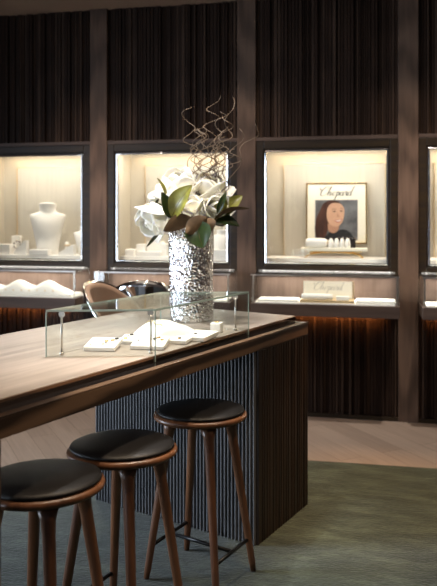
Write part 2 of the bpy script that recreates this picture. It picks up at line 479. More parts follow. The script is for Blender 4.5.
def catmull(p, n=7):
    out = []
    for i in range(len(p) - 1):
        a, b, c, d = Vector(p[max(i - 1, 0)]), Vector(p[i]), Vector(p[i + 1]), Vector(p[min(i + 2, len(p) - 1)])
        for k in range(n):
            t = k / n
            out.append(.5 * ((2 * b) + (c - a) * t + (2 * a - 5 * b + 4 * c - d) * t * t + (3 * b - a - 3 * c + d) * t ** 3))
    out.append(Vector(p[-1])); return out
def script(unit, thick, y):
    """lettering in the x-z plane, facing -y, centred on x, baseline at z=0"""
    b = MB()
    for st in LET:
        pts = [Vector((q.x + .32 * q.y - 4.3, q.y)) for q in catmull([Vector(s) for s in st])]
        prev = None
        for i, p in enumerate(pts):
            t = pts[min(i + 1, len(pts) - 1)] - pts[max(i - 1, 0)]
            t.normalize(); n = Vector((-t.y, t.x))
            w = thick * (.45 + .75 * max(0, -t.y)) if True else thick
            A = b.bm.verts.new(((p.x + n.x * w) * unit, y, (p.y + n.y * w) * unit)); B = b.bm.verts.new(((p.x - n.x * w) * unit, y, (p.y - n.y * w) * unit))
            if prev: b.bm.faces.new((prev[0], A, B, prev[1]))
            prev = (A, B)
    return b

# ------------------------------------------------------------------ white display pieces
def bust(loc, hgt, wid, label, rz=0, group=None, name='necklace_bust'):
    t = thing(name, label, 'jewellery bust', loc, rz, group)
    #        z    half width, depth back, depth front
    prof = [(0, .28, .12, .15), (.012, .30, .13, .17), (.10, .305, .13, .18), (.25, .335, .14, .21), (.42, .385, .14, .24), (.58, .44, .14, .24),
            (.70, .485, .13, .20), (.765, .505, .115, .16), (.79, .495, .11, .145), (.81, .43, .11, .135), (.825, .34, .11, .13), (.84, .27, .115, .13), (.865, .238, .12, .13),
            (.90, .228, .12, .13), (.945, .235, .13, .14), (.97, .25, .14, .15), (.985, .25, .14, .15), (1., .225, .12, .13), (1.0, .0, .0, .0)]
    b = MB(); n = 40; rings = []
    for z, hw, db, df in prof:
        ring = []
        for k in range(n):
            a = 2 * PI * k / n; ca, sa = math.cos(a), math.sin(a)
            ring.append(b.bm.verts.new((hw * wid * ca, (db if sa > 0 else df) * wid * 1.1 * sa, z * hgt + (.035 * hgt * -sa if z > .93 else 0))))
        rings.append(ring)
    for A, B in zip(rings, rings[1:]):
        for k in range(n): b.bm.faces.new((A[k], A[(k + 1) % n], B[(k + 1) % n], B[k]))
    b.bm.faces.new(rings[0][::-1])
    bmesh.ops.remove_doubles(b.bm, verts=b.bm.verts, dist=1e-5)
    b.build('torso', M['white'], t, smooth=True)
    return t
def block(name, label, cat, loc, s, rz=0, group=None, bevel=.004, mat='white'):
    o = MB().bb(-s[0] / 2, s[0] / 2, -s[1] / 2, s[1] / 2, 0, s[2]).build(name, M[mat], bevel=bevel, loc=loc, rot=(0, 0, rz))
    return tag(o, label, cat, group)
PZ = NZ0 + .045
DG = 'white display pieces in the necklace bust niche'
# niche with the bust (left)
bust((-2.582, .27, PZ), .425, .30, 'tall white necklace bust standing in the left wall niche', math.radians(14))
bust((-2.245, .27, PZ), .235, .20, 'small white necklace bust in the left niche, close to the right frame', 0)
block('display_block', 'low wide white block at the left end of the bust niche', 'display block', (-2.95, .24, PZ), (.13, .12, .085), 0, DG)
block('display_block', 'small taller white block behind the low wide one, left of the bust', 'display block', (-2.90, .33, PZ), (.075, .05, .155), .1, DG)
def ramp(loc, w, l, h, label, rz, group=None):
    b = MB(); 
    for s in (1,):
        V = [(-l / 2, 0), (l / 2, 0), (l / 2, h), (l / 2 - .02, h), (-l / 2, .018)]
        lo = [b.bm.verts.new((x, -w / 2, z)) for x, z in V]; hi = [b.bm.verts.new((x, w / 2, z)) for x, z in V]
        b.bm.faces.new(lo); b.bm.faces.new(hi[::-1])
        for k in range(len(V)): b.bm.faces.new((lo[k], hi[k], hi[(k + 1) % 5], lo[(k + 1) % 5]))
    o = b.build('display_ramp', M['white'], None, bevel=.004, loc=loc, rot=(0, 0, rz))
    return tag(o, label, 'display ramp', group)
ramp((-2.79, .20, PZ), .05, .12, .12, 'white sloping display ramp just left of the tall bust', 0, DG)
ramp((-2.37, .19, PZ), .06, .14, .085, 'white sloping display ramp between the tall bust and the small one', 0, DG)
block('display_block', 'flat white pad at the foot of the tall bust', 'display block', (-2.60, .165, PZ), (.17, .07, .045), 0, DG)
def ring_stand(loc, label, r=.03, h=.09):
    t = thing('ring_stand', label, 'jewellery stand', loc, 0, DG)
    MB().lathe([(r, 0), (r, .012), (r * .5, .02), (r * .45, h), (0, h + .006)], 20).build('post', M['white'], t, smooth=True)
    b = MB(); b.lathe([(r * .62 + .006 * math.cos(q), h * .75 + .006 * math.sin(q)) for q in [2 * PI * k / 8 for k in range(8)]], 20, closed=True)
    b.build('ring', M['brass'], t, smooth=True)
    return t
ring_stand((-2.42, .30, PZ + .002), 'white ring stand with a pale gold ring right of the tall bust', .035, .10)
def blossom(loc, label):
    t = thing('crystal_brooch', label, 'brooch', loc, 0, DG)
    MB().lathe([(.02, 0), (.02, .006), (.005, .012), (.004, .055), (0, .056)], 14).build('stand', M['brass'], t, smooth=True)
    for k in range(7):
        a = 2 * PI * k / 7
        b = MB(); b.ball((.032 * math.cos(a), 0, .075 + .032 * math.sin(a)), .013, (1, .5, 1), 8, 6); b.build('crystal', M['chrome'], t)
    return t
blossom((-2.845, .235, PZ), 'sparkling flower-shaped brooch standing by the ramp left of the tall bust')

# niche behind the flowers
G2 = 'tiered white blocks in the niche behind the flowers'
block('display_block', 'low white block at the left end of the tiered row behind the flowers', 'display block', (-1.815, .20, PZ), (.075, .10, .055), 0, G2)
block('display_block', 'mid height white block, second from the left behind the flowers', 'display block', (-1.735, .24, PZ), (.075, .10, .095), 0, G2)
block('display_block', 'flat white block in front of the tiered row behind the flowers', 'display block', (-1.65, .17, PZ), (.20, .05, .04), 0, G2)
block('display_block', 'tall white block, third from the left behind the flowers', 'display block', (-1.625, .27, PZ), (.13, .09, .115), 0, G2)
block('display_block', 'upright white block touching the left outline of the silver vase', 'display block', (-1.53, .22, PZ), (.05, .10, .10), 0, G2)
bust((-1.07, .26, PZ), .21, .19, 'small white necklace bust in the niche right of the silver vase')
block('display_block', 'wide white block right of the vase below the small bust', 'display block', (-1.09, .165, PZ), (.16, .05, .06), 0, G2)
block('display_block', 'narrow white block beside the small bust, near the right frame', 'display block', (-.985, .30, PZ), (.04, .06, .15), 0, G2)

# ------------------------------------------------------------------ framed poster (third niche)
t = thing('framed_poster', 'framed portrait poster with black script lettering, leaning in the third niche', 'poster', (-.172, .40, 1.27), 0)
t.rotation_euler = (math.radians(-5), 0, 0)
W2, PH = .24, .49
f = MB()
for s in (-1, 1): f.bb(s * W2, s * (W2 - .011), -.012, .012, 0, PH)
f.bb(-W2, W2, -.012, .012, PH - .011, PH); f.bb(-W2, W2, -.012, .012, 0, .011)
f.build('frame', M['gold'], t, bevel=.002)
MB().bb(-W2 + .011, W2 - .011, -.004, .010, .011, PH - .011).build('mount', M['ivory'], t)
ph = MB().bb(-.168, .168, -.0055, -.0040, .03, .352).build('portrait_print', M['photo_bg'], t)
def flat(poly, y, name, mat):
    poly = [((x - .01) * 1.22 - .012, min(.348, .03 + (z - .03) * 1.0)) if name != 'blouse' else (x, z) for x, z in poly]
    pts = catmull([Vector(p) for p in poly + [poly[0]]], 4)[:-1]
    b = MB(); lo = [b.bm.verts.new((p.x, y, p.y)) for p in pts]; b.bm.faces.new(lo)
    return b.build(name, mat, ph)
flat([(-.10, .03), (-.12, .10), (-.112, .19), (-.085, .27), (-.062, .325), (-.02, .352), (.02, .345), (.05, .31), (.035, .26), (-.01, .17), (-.04, .09), (-.06, .03)], -.0060, 'hair', M['hair'])
flat([(-.11, .032), (-.07, .075), (-.03, .11), (.0, .10), (.05, .115), (.10, .10), (.13, .06), (.15, .032), (.02, .032)], -.0063, 'blouse', M['cloth'])
flat([(-.035, .16), (-.03, .105), (.005, .085), (.032, .11), (.035, .15), (.0, .17)], -.0066, 'neck', M['skin_d'])
flat([(-.04, .28), (-.042, .22), (-.028, .165), (.005, .138), (.035, .142), (.058, .175), (.07, .225), (.07, .28), (.05, .318), (.01, .328), (-.025, .315)], -.0069, 'face', M['skin'])
flat([(-.055, .26), (-.05, .30), (-.02, .335), (.03, .342), (.06, .32), (.045, .333), (.015, .333), (-.018, .318), (-.038, .28), (-.045, .22), (-.06, .20)], -.0072, 'hair_parting', M['hair'])
flat([(-.005, .258), (.006, .264), (.018, .257), (.006, .253)], -.0074, 'eye', M['ink'])
flat([(.042, .262), (.052, .268), (.062, .261), (.052, .257)], -.0074, 'eye', M['ink'])
flat([(-.012, .272), (.006, .281), (.022, .275), (.006, .277)], -.0074, 'eyebrow', M['hair'])
flat([(.040, .278), (.053, .285), (.065, .277), (.053, .281)], -.0074, 'eyebrow', M['hair'])
flat([(.028, .25), (.036, .225), (.046, .217), (.034, .213), (.024, .217)], -.0074, 'nose', M['skin_d'])
flat([(.006, .190), (.020, .191), (.036, .190), (.056, .198), (.050, .180), (.034, .170), (.018, .175)], -.0074, 'mouth', M['lip'])
flat([(.012, .188), (.032, .187), (.051, .193), (.044, .181), (.028, .178)], -.0076, 'teeth', M['teeth'])
script(.0310, .110, -.0046).build('lettering', M['ink'], t, loc=(-.005, 0, .386))

# gold-legged tray in front of the poster
t = thing('gold_stand', 'cream tray on arched gold legs in front of the framed portrait', 'display stand', (-.185, .25, PZ), 0)
MB().bb(-.255, .255, -.07, .07, .055, .078).build('tray', M['ivory'], t, bevel=.004)
MB().bb(-.215, .215, -.055, .055, .046, .055).build('gold_plate', M['gold'], t, bevel=.002)
for s in (-1, 1):
    MB().tube([(-.22, s * .045, .004), (-.19, s * .045, .028), (-.10, s * .045, .043), (0, s * .045, .046), (.10, s * .045, .043), (.19, s * .045, .028), (.22, s * .045, .004)], .0055, 8).build('leg', M['gold'], t, smooth=True)
z0 = PZ + .078
o = MB()
o.bm.free(); o.bm = bmesh.new()
o.tube([(-.085 + .17 * k / 8, 0, .038) for k in range(9)], [.030, .036, .038, .038, .038, .038, .038, .036, .030], 16)
o = o.build('jewellery_roll', M['white'], None, smooth=True, loc=(-.32, .235, z0), sub=1)
tag(o, 'plain white jewellery roll at the left end of the cream tray', 'jewellery roll')
for k in range(4):
    b = MB(); b.lathe([(.020, 0), (.021, .03), (.017, .055), (.010, .072), (0, .076)], 16)
    o = b.build('ring_cone', M['white'], None, smooth=True, loc=(-.205 + .042 * k, .215 + .004 * k, z0 + .0))
    tag(o, ['white ring cone next to the white roll on the cream tray', 'second white ring cone from the roll on the cream tray',
            'third white ring cone from the roll on the cream tray', 'white ring cone at the right end of the cream tray'][k], 'ring cone', 'ring cones on the cream tray')
b = MB()
for k in range(60):
    pass
b.tube([(-.10 + .2 * k / 30, .01 * math.sin(k * 1.9), .072 + .016 * math.sin(k * 1.35) * math.sin(k * .1 + .2)) for k in range(31)], .006, 6)
b.bb(-.10, .10, .012, .034, 0, .068)
o = b.build('black_bead_necklace', M['jewel'], None, smooth=False, loc=(-.12, .255, z0))
tag(o, 'black bead necklace draped behind the white ring cones', 'necklace')

# ------------------------------------------------------------------ pieces in the wall showcases
CZ = .785 + .094
# left showcase: long white cushion with two humps, on a tray
bx = (BAYS[0][0] + BAYS[0][1]) / 2
def humps(u, v):
    x = -.45 + .9 * u; y = -.09 + .18 * v
    e = min(1, min(u, 1 - u) * 14) ** .5 * (max(0, 1 - (2 * v - 1) ** 2)) ** .45
    z = .035 + .062 * (math.exp(-((x - .02) / .085) ** 2) + math.exp(-((x - .265) / .085) ** 2) + .7 * math.exp(-((x + .24) / .09) ** 2))
    return (x, y, max(0, z * e))
b = MB(); b.grid(humps, 60, 16)
t = thing('humped_cushion', 'long white humped necklace cushion lying in the left showcase', 'display cushion', (bx - .03, -.16, CZ + .014))
b.build('cushion', M['white'], t, smooth=True)
for k in range(10):
    c = MB(); c.ball((-.25 + .066 * k, -.088, .026), .006, (1, 1, 1), 8, 6); c.build('bead', M['brass'], t)
o = MB().bb(-.47, .47, -.11, .11, 0, .013).build('display_tray', M['white'], None, bevel=.003, loc=(bx - .01, -.15, CZ)); tag(o, 'flat white tray under the humped cushion in the left showcase', 'tray')
# second showcase
c2 = (BAYS[1][0] + BAYS[1][1]) / 2
block('display_block', 'small white block in the showcase right of the silver vase', 'display block', (c2 + .31, -.14, CZ), (.06, .06, .05))
block('display_pad', 'flat white pad in the showcase behind the chrome-backed chairs', 'display pad', (c2 - .15, -.16, CZ), (.4, .16, .018))
# third showcase: card, bar on a gold tray, flat pads
c3 = (BAYS[2][0] + BAYS[2][1]) / 2
t = thing('gold_tray', 'shallow gold tray under the lettered card in the showcase', 'tray', (c3 + .02, -.17, CZ), 0)
MB().bb(-.19, .19, -.09, .05, 0, .016).build('base', M['brass'], t, bevel=.003)
t = thing('name_card', 'small white card with grey script lettering standing in the showcase', 'card', (c3 + .02, -.13, CZ + .016), 0)
t.rotation_euler = (math.radians(-12), 0, 0)
MB().bb(-.175, .175, -.003, .003, .002, .125).build('board', M['ivory'], t, bevel=.001)
MB().bb(.177, .188, -.006, .012, .002, .125).build('gold_side', M['brass'], t)
script(.025, .07, -.0036).build('lettering', M['inkgrey'], t, loc=(0, 0, .062))
o = MB().tube([(-.11 + .22 * k / 6, 0, .022) for k in range(7)], [.019, .021, .022, .022, .022, .021, .019], 14).build('jewellery_roll', M['white'], None, smooth=True, loc=(c3 - .05, -.215, CZ + .0165))
tag(o, 'white jewellery roll on the gold tray in front of the lettered card', 'jewellery roll')
block('display_block', 'small white block on the gold tray right of the roll', 'display block', (c3 + .13, -.215, CZ + .0165), (.09, .045, .028))
block('display_pad', 'flat white pad right of the gold tray in the showcase', 'display pad', (c3 + .36, -.165, CZ), (.27, .16, .020))
block('display_pad', 'flat white pad left of the gold tray in the showcase', 'display pad', (c3 - .33, -.165, CZ), (.29, .16, .014))
c4 = (BAYS[3][0] + BAYS[3][1]) / 2
block('display_pad', 'flat white pad in the showcase at the right edge of the photo', 'display pad', (c4 - .20, -.165, CZ), (.4, .16, .022))

# ------------------------------------------------------------------ island counter
IO = Vector((-.2544, -1.595, 0)); IR = math.radians(-20.783)
def isl(s, t, z=0):
    c, n = math.cos(IR), math.sin(IR)
    return Vector((IO.x - s * c + t * n, IO.y - s * n - t * c, z))
isle = thing('counter_island', 'long brown oak counter island with a ribbed black base', 'counter', tuple(IO), IR)
LB, LT = .885, .9475          # underside and lip of the slab
RT = .9725                    # raised top
TEND = 2.09
def S(b, s0, s1, t0, t1, z0, z1, mat=0): return b.bb(-s0, -s1, -t0, -t1, z0, z1, mat)
b = MB(); S(b, 0, .995, 0, TEND, LB, LT - .006); S(b, 0, .030, 0, TEND, LT - .006, LT); S(b, .03, .995, 0, .014, LT - .006, LT); S(b, .965, .995, .014, TEND, LT - .006, LT)
b.build('slab', M['edge'], isle, bevel=.002)
b = MB(); S(b, .030, .074, .014, TEND, LT - .0062, LT - .001); b.build('glass_inlay', M['blackglass'], isle)
b = MB(); S(b, .0745, .922, .0, TEND, LT - .004, RT); b.build('raised_top', M['top'], isle, bevel=.0015)
b = MB(); S(b, .0715, .0744, .0, TEND, LT - .001, RT - .003); b.build('bronze_trim', M['bronze'], isle)
b = MB(); S(b, .012, .975, .012, .5255, .0055, LB); b.build('base_core', M['plank'], isle)
b = MB()
for k, (t0, t1) in enumerate(((.0, .155), (.158, .335), (.338, .530))):
    S(b, .001, .013, t0, t1, .0055, LB - .002)
    for q in range(7):
        u = t0 + (t1 - t0) * (q + .5 + rs.uniform(-.3, .3)) / 7; S(b, -.0015, .002, u, u + rs.uniform(.003, .010), .0055, LB - .002)
b.build('side_planks', M['plank'], isle, bevel=.0008)
b = MB()
for k in range(50):
    s = .012 + .0193 * k
    S(b, s, s + .0078, .526, .548, .0055, LB - .002)
b.build('ribbed_panel', M['rib'], isle, bevel=.0025)
b = MB(); S(b, .012, .975, .5255, .530, .0055, LB - .002); b.build('panel_backing', M['blackglass'], isle)
b = MB(); S(b, .0, .06, 1.986, TEND - .02, .0055, LB - .001); b.build('end_leg', M['edge'], isle, bevel=.002)
b = MB(); S(b, .92, .98, 1.986, TEND - .02, .0055, LB - .001); b.build('end_leg', M['edge'], isle, bevel=.002)

# ------------------------------------------------------------------ glass case on the counter
cA, cB, cCc, cD = (.0685, .50), (.0685, 1.205), (.397, 1.44), (.397, .735)     # (s,t) corners: far right, near right, near left, far left
cs = isl(.23, .97, RT)
case = thing('glass_case', 'low skewed glass display case on the counter top', 'display case', (cs.x, cs.y, RT), IR)
def cl(p, z): return (-(p[0] - .23), -(p[1] - .97), z)
GH = .166; th = .006
def pane(name, p, q, z0, z1):
    a = Vector(cl(p, 0)).xy; c = Vector(cl(q, 0)).xy; d = (c - a).normalized(); n = Vector((-d.y, d.x)) * th / 2
    MB().prism([a + n, c + n, c - n, a - n], z0, z1).build(name, M['glass'], case)
pane('side_glass', cA, cB, -.0245 + .0005, GH); pane('end_glass', cB, cCc, .0005, GH); pane('side_glass', cCc, cD, .0005, GH); pane('end_glass', cD, cA, .0005, GH)
MB().prism([Vector(cl(p, 0)).xy for p in (cA, cB, cCc, cD)], GH + .001, GH + .009).build('top_glass', M['glass_top'], case)
b = MB()
P4 = [cA, cB, cCc, cD]
for i in range(4):
    p, q = Vector(cl(P4[i], GH + .005)), Vector(cl(P4[(i + 1) % 4], GH + .005))
    d = (q - p); ang = math.atan2(d.y, d.x)
    b.box((p + q) / 2, (d.length, .003, .0075), Matrix.Rotation(ang, 3, 'Z'))
b.build('top_edge', M['edgeglass'], case)
b = MB()
for p, zz in ((cA, -.024), (cB, -.024), (cCc, .001), (cD, .001)):
    b.tube([cl(p, zz), cl(p, GH)], .0026, 6)
b.build('corner_edge', M['edgeglass'], case)
for p in ((.105, 1.185), (.372, 1.385), (.100, .565)):
    r = MB(); r.tube([cl(p, .001), cl(p, .012)], .008, 10); r.tube([cl(p, .01), cl(p, GH - .016)], .0042, 8)
    r.build('metal_rod', M['satin'], case, smooth=True)
    r = MB(); r.lathe([(.012, -.003), (.012, .003)], 16); o = r.build('clamp_disc', M['satin'], case, loc=cl(p, GH - .012), rot=(PI / 2, 0, -IR))

# pieces in the glass case
JG = 'white jewellery pads inside the counter glass case'
def tray(s, t, w, d, th_, rz, tilt, label, jewels=4, seed=1):
    p = isl(s, t, RT)
    T = thing('jewellery_pad', label, 'jewellery pad', (p.x, p.y, RT + .0005), IR + rz, JG)
    body = MB(); body.box((0, 0, 0), (w, d, th_)); lift = .5 * d * math.sin(tilt) + th_ * .5 * math.cos(tilt) + .001
    o = body.build('pad', M['white'], T, bevel=.003, loc=(0, 0, lift), rot=(tilt, 0, 0))
    ft = MB().bb(-w * .42, w * .42, .0, .02, 0, max(.004, lift + .0 * math.tan(tilt) - th_ * .5)).build('easel', M['satin'], T)
    r = random.Random(seed)
    for k in range(jewels):
        x = r.uniform(-w * .38, w * .38); y = r.uniform(-d * .36, d * .36)
        j = MB(); rr = .007
        if k % 2: j.ball((0, 0, .003), .0036, (1.2, 1, .8), 8, 6)
        else: j.lathe([(rr + .0016 * math.cos(q), .002 + .0016 * math.sin(q)) for q in [2 * PI * m / 6 for m in range(6)]], 14, closed=True)
        j.build('gold_ring' if k % 2 == 0 else 'gem_stud', M['gold'] if k % 3 else M['jewel'], o, smooth=True, loc=(x, y, th_ / 2))
    return T
tray(.325, 1.205, .125, .125, .016, math.radians(25), math.radians(8), 'white tilted jewellery pad with gold rings at the left of the glass case', 6, 2)
tray(.185, 1.085, .135, .125, .016, math.radians(25), math.radians(8), 'white tilted jewellery pad nearest the front corner of the glass case', 5, 5)
tray(.300, 1.035, .120, .100, .014, math.radians(25), math.radians(6), 'white jewellery pad lying behind the two tilted pads', 3, 8)
tray(.135, .82, .13, .15, .018, math.radians(8), math.radians(2), 'flat white jewellery pad by the right glass, past the neck form', 2, 9)
tray(.145, .945, .09, .08, .016, math.radians(15), math.radians(3), 'small white jewellery pad in front of the neck form', 2, 10)
# reclining neck form
p = isl(.245, .90, RT)
def neckform(u, v):
    x = -.135 + .27 * u; y = -.085 + .17 * v
    e = (max(0, 1 - (2 * u - 1) ** 2)) ** .5 * (max(0, 1 - (2 * v - 1) ** 2)) ** .5
    return (x, y, .088 * e * (1 - .35 * (u - .4)) - .018 * math.exp(-((y + .01) / .025) ** 2) * e)
b = MB(); b.grid(neckform, 28, 20)
T = thing('neck_form', 'white domed neck form lying in the middle of the glass case', 'neck form', (p.x, p.y, RT + .0005), IR + math.radians(75))
b.build('form', M['white'], T, smooth=True)
c = MB(); c.tube([(-.06 + .0 * k, -.05 + .1 * k / 12, .004 + neckform(.28, .5 + (-.05 + .1 * k / 12) / .17)[2]) for k in range(13)], .003, 6); c.build('necklace', M['brass'], T, smooth=True)
p = isl(.150, .645, RT)
T = thing('ring_block', 'small white block with a pink gem ring at the far end of the glass case', 'display block', (p.x, p.y, RT + .0005), IR + .3)
MB().box((0, 0, .022), (.048, .048, .044)).build('block', M['white'], T, bevel=.004)
MB().lathe([(.009 + .002 * math.cos(q), .046 + .002 * math.sin(q)) for q in [2 * PI * m / 6 for m in range(6)]], 14, closed=True).build('ring', M['gold'], T, smooth=True)

# ------------------------------------------------------------------ bar stools
def make_stool(label):
    T = thing('bar_stool', label, 'stool', (0, 0, 0), IR, 'wooden bar stools along the counter')
    b = MB()
    def oval(b):        # the seats are slightly oval
        R = Matrix.Rotation(math.radians(38), 3, 'Z')
        for v in b.bm.verts:
            p = R.inverted() @ v.co; p.y *= .86; v.co = R @ p
    b.lathe([(.0, .648), (.110, .647), (.165, .649), (.184, .653), (.1925, .660), (.1945, .666), (.1925, .673), (.186, .678), (.176, .680), (.0, .680)], 64)
    oval(b); b.build('seat_ring', M['stool'], T, smooth=True)
    b = MB()
    b.lathe([(.0, .6795), (.172, .6795), (.181, .682), (.1835, .686), (.181, .691), (.170, .696), (.140, .701), (.09, .705), (.04, .7065), (.0, .707)], 64)
    oval(b); b.build('cushion', M['leather'], T, smooth=True)
    for sx in (1, -1):
        for sy in (1, -1):
            top = Vector((sx * .092, sy * .082, .650)); ft = Vector((sx * .170, sy * .145, .004))
            b = MB()
            n = 16; pts = []; rad = []
            for k in range(n + 1):
                u = k / n; pts.append(top.lerp(ft, u))
                r = .0205 - .0065 * u
                if u < .10: r += .014 * (1 - u / .10) ** 2
                if u > .985: r *= .8
                rad.append(r)
            b.tube(pts, rad, 16); b.build('leg', M['stool'], T, smooth=True)
    q = .138
    def at(sx, sy, z):
        u = (.650 - z) / (.650 - .004)
        return Vector((sx * (.092 + .078 * u), sy * (.082 + .063 * u), z))
    for sx in (1, -1):
        b = MB(); b.tube([at(sx, -1, q), at(sx, 1, q)], .0075, 10); b.build('side_rail', M['steel'], T, smooth=True)
    a = at(1, 0, q); b = MB(); b.tube([a, Vector((-a.x, 0, q))], .0075, 10); b.build('cross_rail', M['steel'], T, smooth=True)
    return T
SLAB = ['black leather bar stool nearest the camera, at the left edge of the photo', 'black leather bar stool in the middle of the row of three',
        'black leather bar stool farthest from the camera, in front of the ribbed base']
st = make_stool(SLAB[0])
for k, (s, t_) in enumerate(((.076, 1.767), (.070, 1.392), (.078, .885))):
    o = st if k == 0 else copy_tree(st)
    o['label'] = SLAB[k]; o.location = isl(s, t_, .0052)
    o.rotation_euler = (0, 0, IR + (.12 if k == 0 else 0))

# ------------------------------------------------------------------ chrome-backed chairs behind the counter
def tub_chair(s, t, rz, label, zt):
    p = isl(s, t, 0)
    T = thing('tub_chair', label, 'chair', (p.x, p.y, 0), rz, 'chrome-backed chairs behind the counter')
    A = math.radians(105)
    def shell(r0, lo, inset):
        def fn(u, v):
            a = -A + 2 * A * u; k = abs(a) / A
            top = zt - inset - .30 * k ** 2.2; z = lo + (top - lo) * v
            r = r0 * (1 + .10 * v)
            return (r * math.cos(a), r * math.sin(a), z)
        return fn
    MB().grid(shell(.225, .66, 0), 44, 10).build('back_shell', M['chrome'], T, smooth=True, solid=.012)
    MB().grid(shell(.202, .68, .012), 44, 10).build('back_lining', M['tan'], T, smooth=True, solid=.024)
    b = MB(); b.lathe([(0, .62), (.17, .62), (.195, .64), (.195, .68), (.175, .70), (0, .71)], 36); b.build('seat', M['tan'], T, smooth=True)
    b = MB(); b.lathe([(0, .016), (.21, .016), (.21, .024), (.05, .04), (.026, .06), (.026, .62), (0, .62)], 32); b.build('pedestal', M['chrome'], T, smooth=True)
    return T
tub_chair(1.31, -.09, math.radians(168), 'chrome-backed chair with tan leather inside, left of the vase', 1.075)
tub_chair(1.53, -.56, math.radians(-72), 'chrome-backed chair turned away from the camera, just left of the vase', 1.062)

# ------------------------------------------------------------------ vase and flowers
vp = isl(.455, .405, RT)
VX, VY = vp.x, vp.y
VH = .462
T = thing('vase', 'tall hammered silver cylinder vase on the counter behind the glass case', 'vase', (VX, VY, RT + .0005))
def dent(a, z):
    return 1 + .030 * math.sin(3 * a + 6 * z) * math.cos(7 * z) + .022 * noise.noise(Vector((math.cos(a) * 2.2, math.sin(a) * 2.2, z * 7))) + .012 * noise.noise(Vector((math.cos(a) * 6, math.sin(a) * 6, z * 22)))
prof = [(0, 0), (.104, 0), (.109, .006)] + [(.109 + .004 * (k / 40), .006 + (VH - .01) * k / 40) for k in range(1, 41)] + [(.110, VH), (.106, VH - .004)] + [(.104, VH - .01 - .06 * k) for k in range(0, 7)] + [(0, .08)]
b = MB(); b.lathe(prof, 88, fr=dent); b.build('body', M['silver'], T, smooth=True)

# frame of the picture's camera axes, only to orient blooms in metres
yaw = math.radians(11.429)
RGT = Vector((math.cos(yaw), math.sin(yaw), 0)); FWD = Vector((-math.sin(yaw), math.cos(yaw), 0)); UP = Vector((0, 0, 1))
MOUTH = Vector((VX, VY, RT + VH))
def V3(r, u, f=0): return MOUTH + RGT * r + UP * u + FWD * f          # right, up, away from the vase mouth
def petal_fn(L, W, a0, a1, cup):
    """a bowl-shaped petal: its midline leaves the centre at angle a0 from the axis and curls to a1 at the tip"""
    N = 24; mid = [(0., 0., a0)]
    for i in range(N):
        a = a0 + (a1 - a0) * (i + .5) / N
        x, z, _ = mid[-1]; mid.append((x + L / N * math.sin(a), z + L / N * math.cos(a), a))
    def fn(u, v):
        s = (v - .5) * 2
        x, z, a = mid[min(N, int(round(u * N)))]
        w = W * .5 * (max(0, math.sin(PI * (.10 + .87 * u))) ** .62)
        ph = s * cup
        y = w * math.sin(ph) / math.sin(cup); k = w * (1 - math.cos(ph)) / math.sin(cup)
        wav = .018 * L * math.sin(s * 5 + u * 4) * u
        return Vector((x - k * math.cos(a) + wav, y, z + k * math.sin(a)))
    return fn
def magnolia(pos, axis, size, label, opened=1., seed=0, leaves=(), name='magnolia_flower', stem_to=None, npet=(3, 4, 5)):
    r = random.Random(seed)
    T = thing(name, label, 'flower', tuple(pos), 0, 'ivory magnolias in the silver vase')
    q = Vector(axis).normalized().to_track_quat('Z', 'Y')
    for ring, (n, a0, a1, sc_) in enumerate(((npet[0], 48, -28, .80), (npet[1], 74, -12, .95), (npet[2], 100, 18, 1.0))):
        for k in range(n):
            a = 2 * PI * (k + .5 * ring) / n + r.uniform(-.2, .2)
            o_ = opened * r.uniform(.9, 1.1)
            fn = petal_fn(size * sc_ * r.uniform(.92, 1.06), size * 1.02 * sc_ * r.uniform(.92, 1.06), math.radians(a0) * o_, math.radians(a1 + r.uniform(-12, 22)) * (o_ if a1 > 0 else 1), .85 - .12 * ring)
            R = q.to_matrix() @ Matrix.Rotation(a, 3, 'Z')
            b = MB(); b.grid(lambda u, v: R @ (fn(u, v) + Vector((.004, 0, 0))), 12, 10)
            b.build('petal', M['petal'], T, smooth=True, solid=.0022)
    b = MB(); b.ball((0, 0, .02), .012, (1, 1, 1.6), 10, 8)
    o = b.build('stamen', M['stamen'], T, smooth=True, rot=q.to_euler())
    if stem_to is None: stem_to = V3(.0, -.30)
    e = Vector(stem_to) - Vector(pos); ax = Vector(axis).normalized()
    pts = [Vector((0, 0, 0)), -ax * .05, e * .35 - ax * .03, e * .7, e]
    MB().tube([Vector(p) for p in catmull(pts, 5)], .0035, 7).build('stem', M['twig'], T, smooth=True)
    for L in leaves: leaf(T, Vector(pos), *L)
    return T
def leaf(parent, origin, base, tip, width, face, bend=.15, kind='top', curl=.25):
    """magnolia leaf: two layers, glossy upper face and brown felt underside"""
    base, tip = Vector(base), Vector(tip); d = tip - base; L = d.length; t = d.normalized()
    fc = Vector(face); nrm = (fc - t * fc.dot(t)).normalized(); sd = t.cross(nrm)
    def fn(off):
        def g(u, v):
            s = (v - .5) * 2
            w = width * (math.sin(PI * (u ** .85)) ** .8 if 0 < u < 1 else 0) * .5 + .0006
            c = base + d * u + nrm * (bend * L * math.sin(PI * u) + off)
            return c + sd * s * w + nrm * (curl * w * s * s - .10 * w * (1 - abs(s))) - origin
        return g
    b = MB(); b.keep = True
    b.grid(fn(.0009), 14, 8, 0); b.grid(fn(-.0009), 14, 8, 1, True)
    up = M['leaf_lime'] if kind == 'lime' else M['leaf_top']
    o = b.build('leaf', [up, M['leaf_under']], parent, smooth=True)
    MB().tube([fn(.0014)(u / 8, .5) for u in range(9)], [.0016 - .0012 * u / 8 for u in range(9)], 5).build('midrib', M['leaf_under'], o, smooth=True)
    return o
C_ = -FWD                                                   # towards the viewer's side of the room
px = 1 / 199.                                              # one picture pixel at the vase, in metres
def Q(x, y, f=0): return V3((x - 192) * px, (228 - y) * px, f)
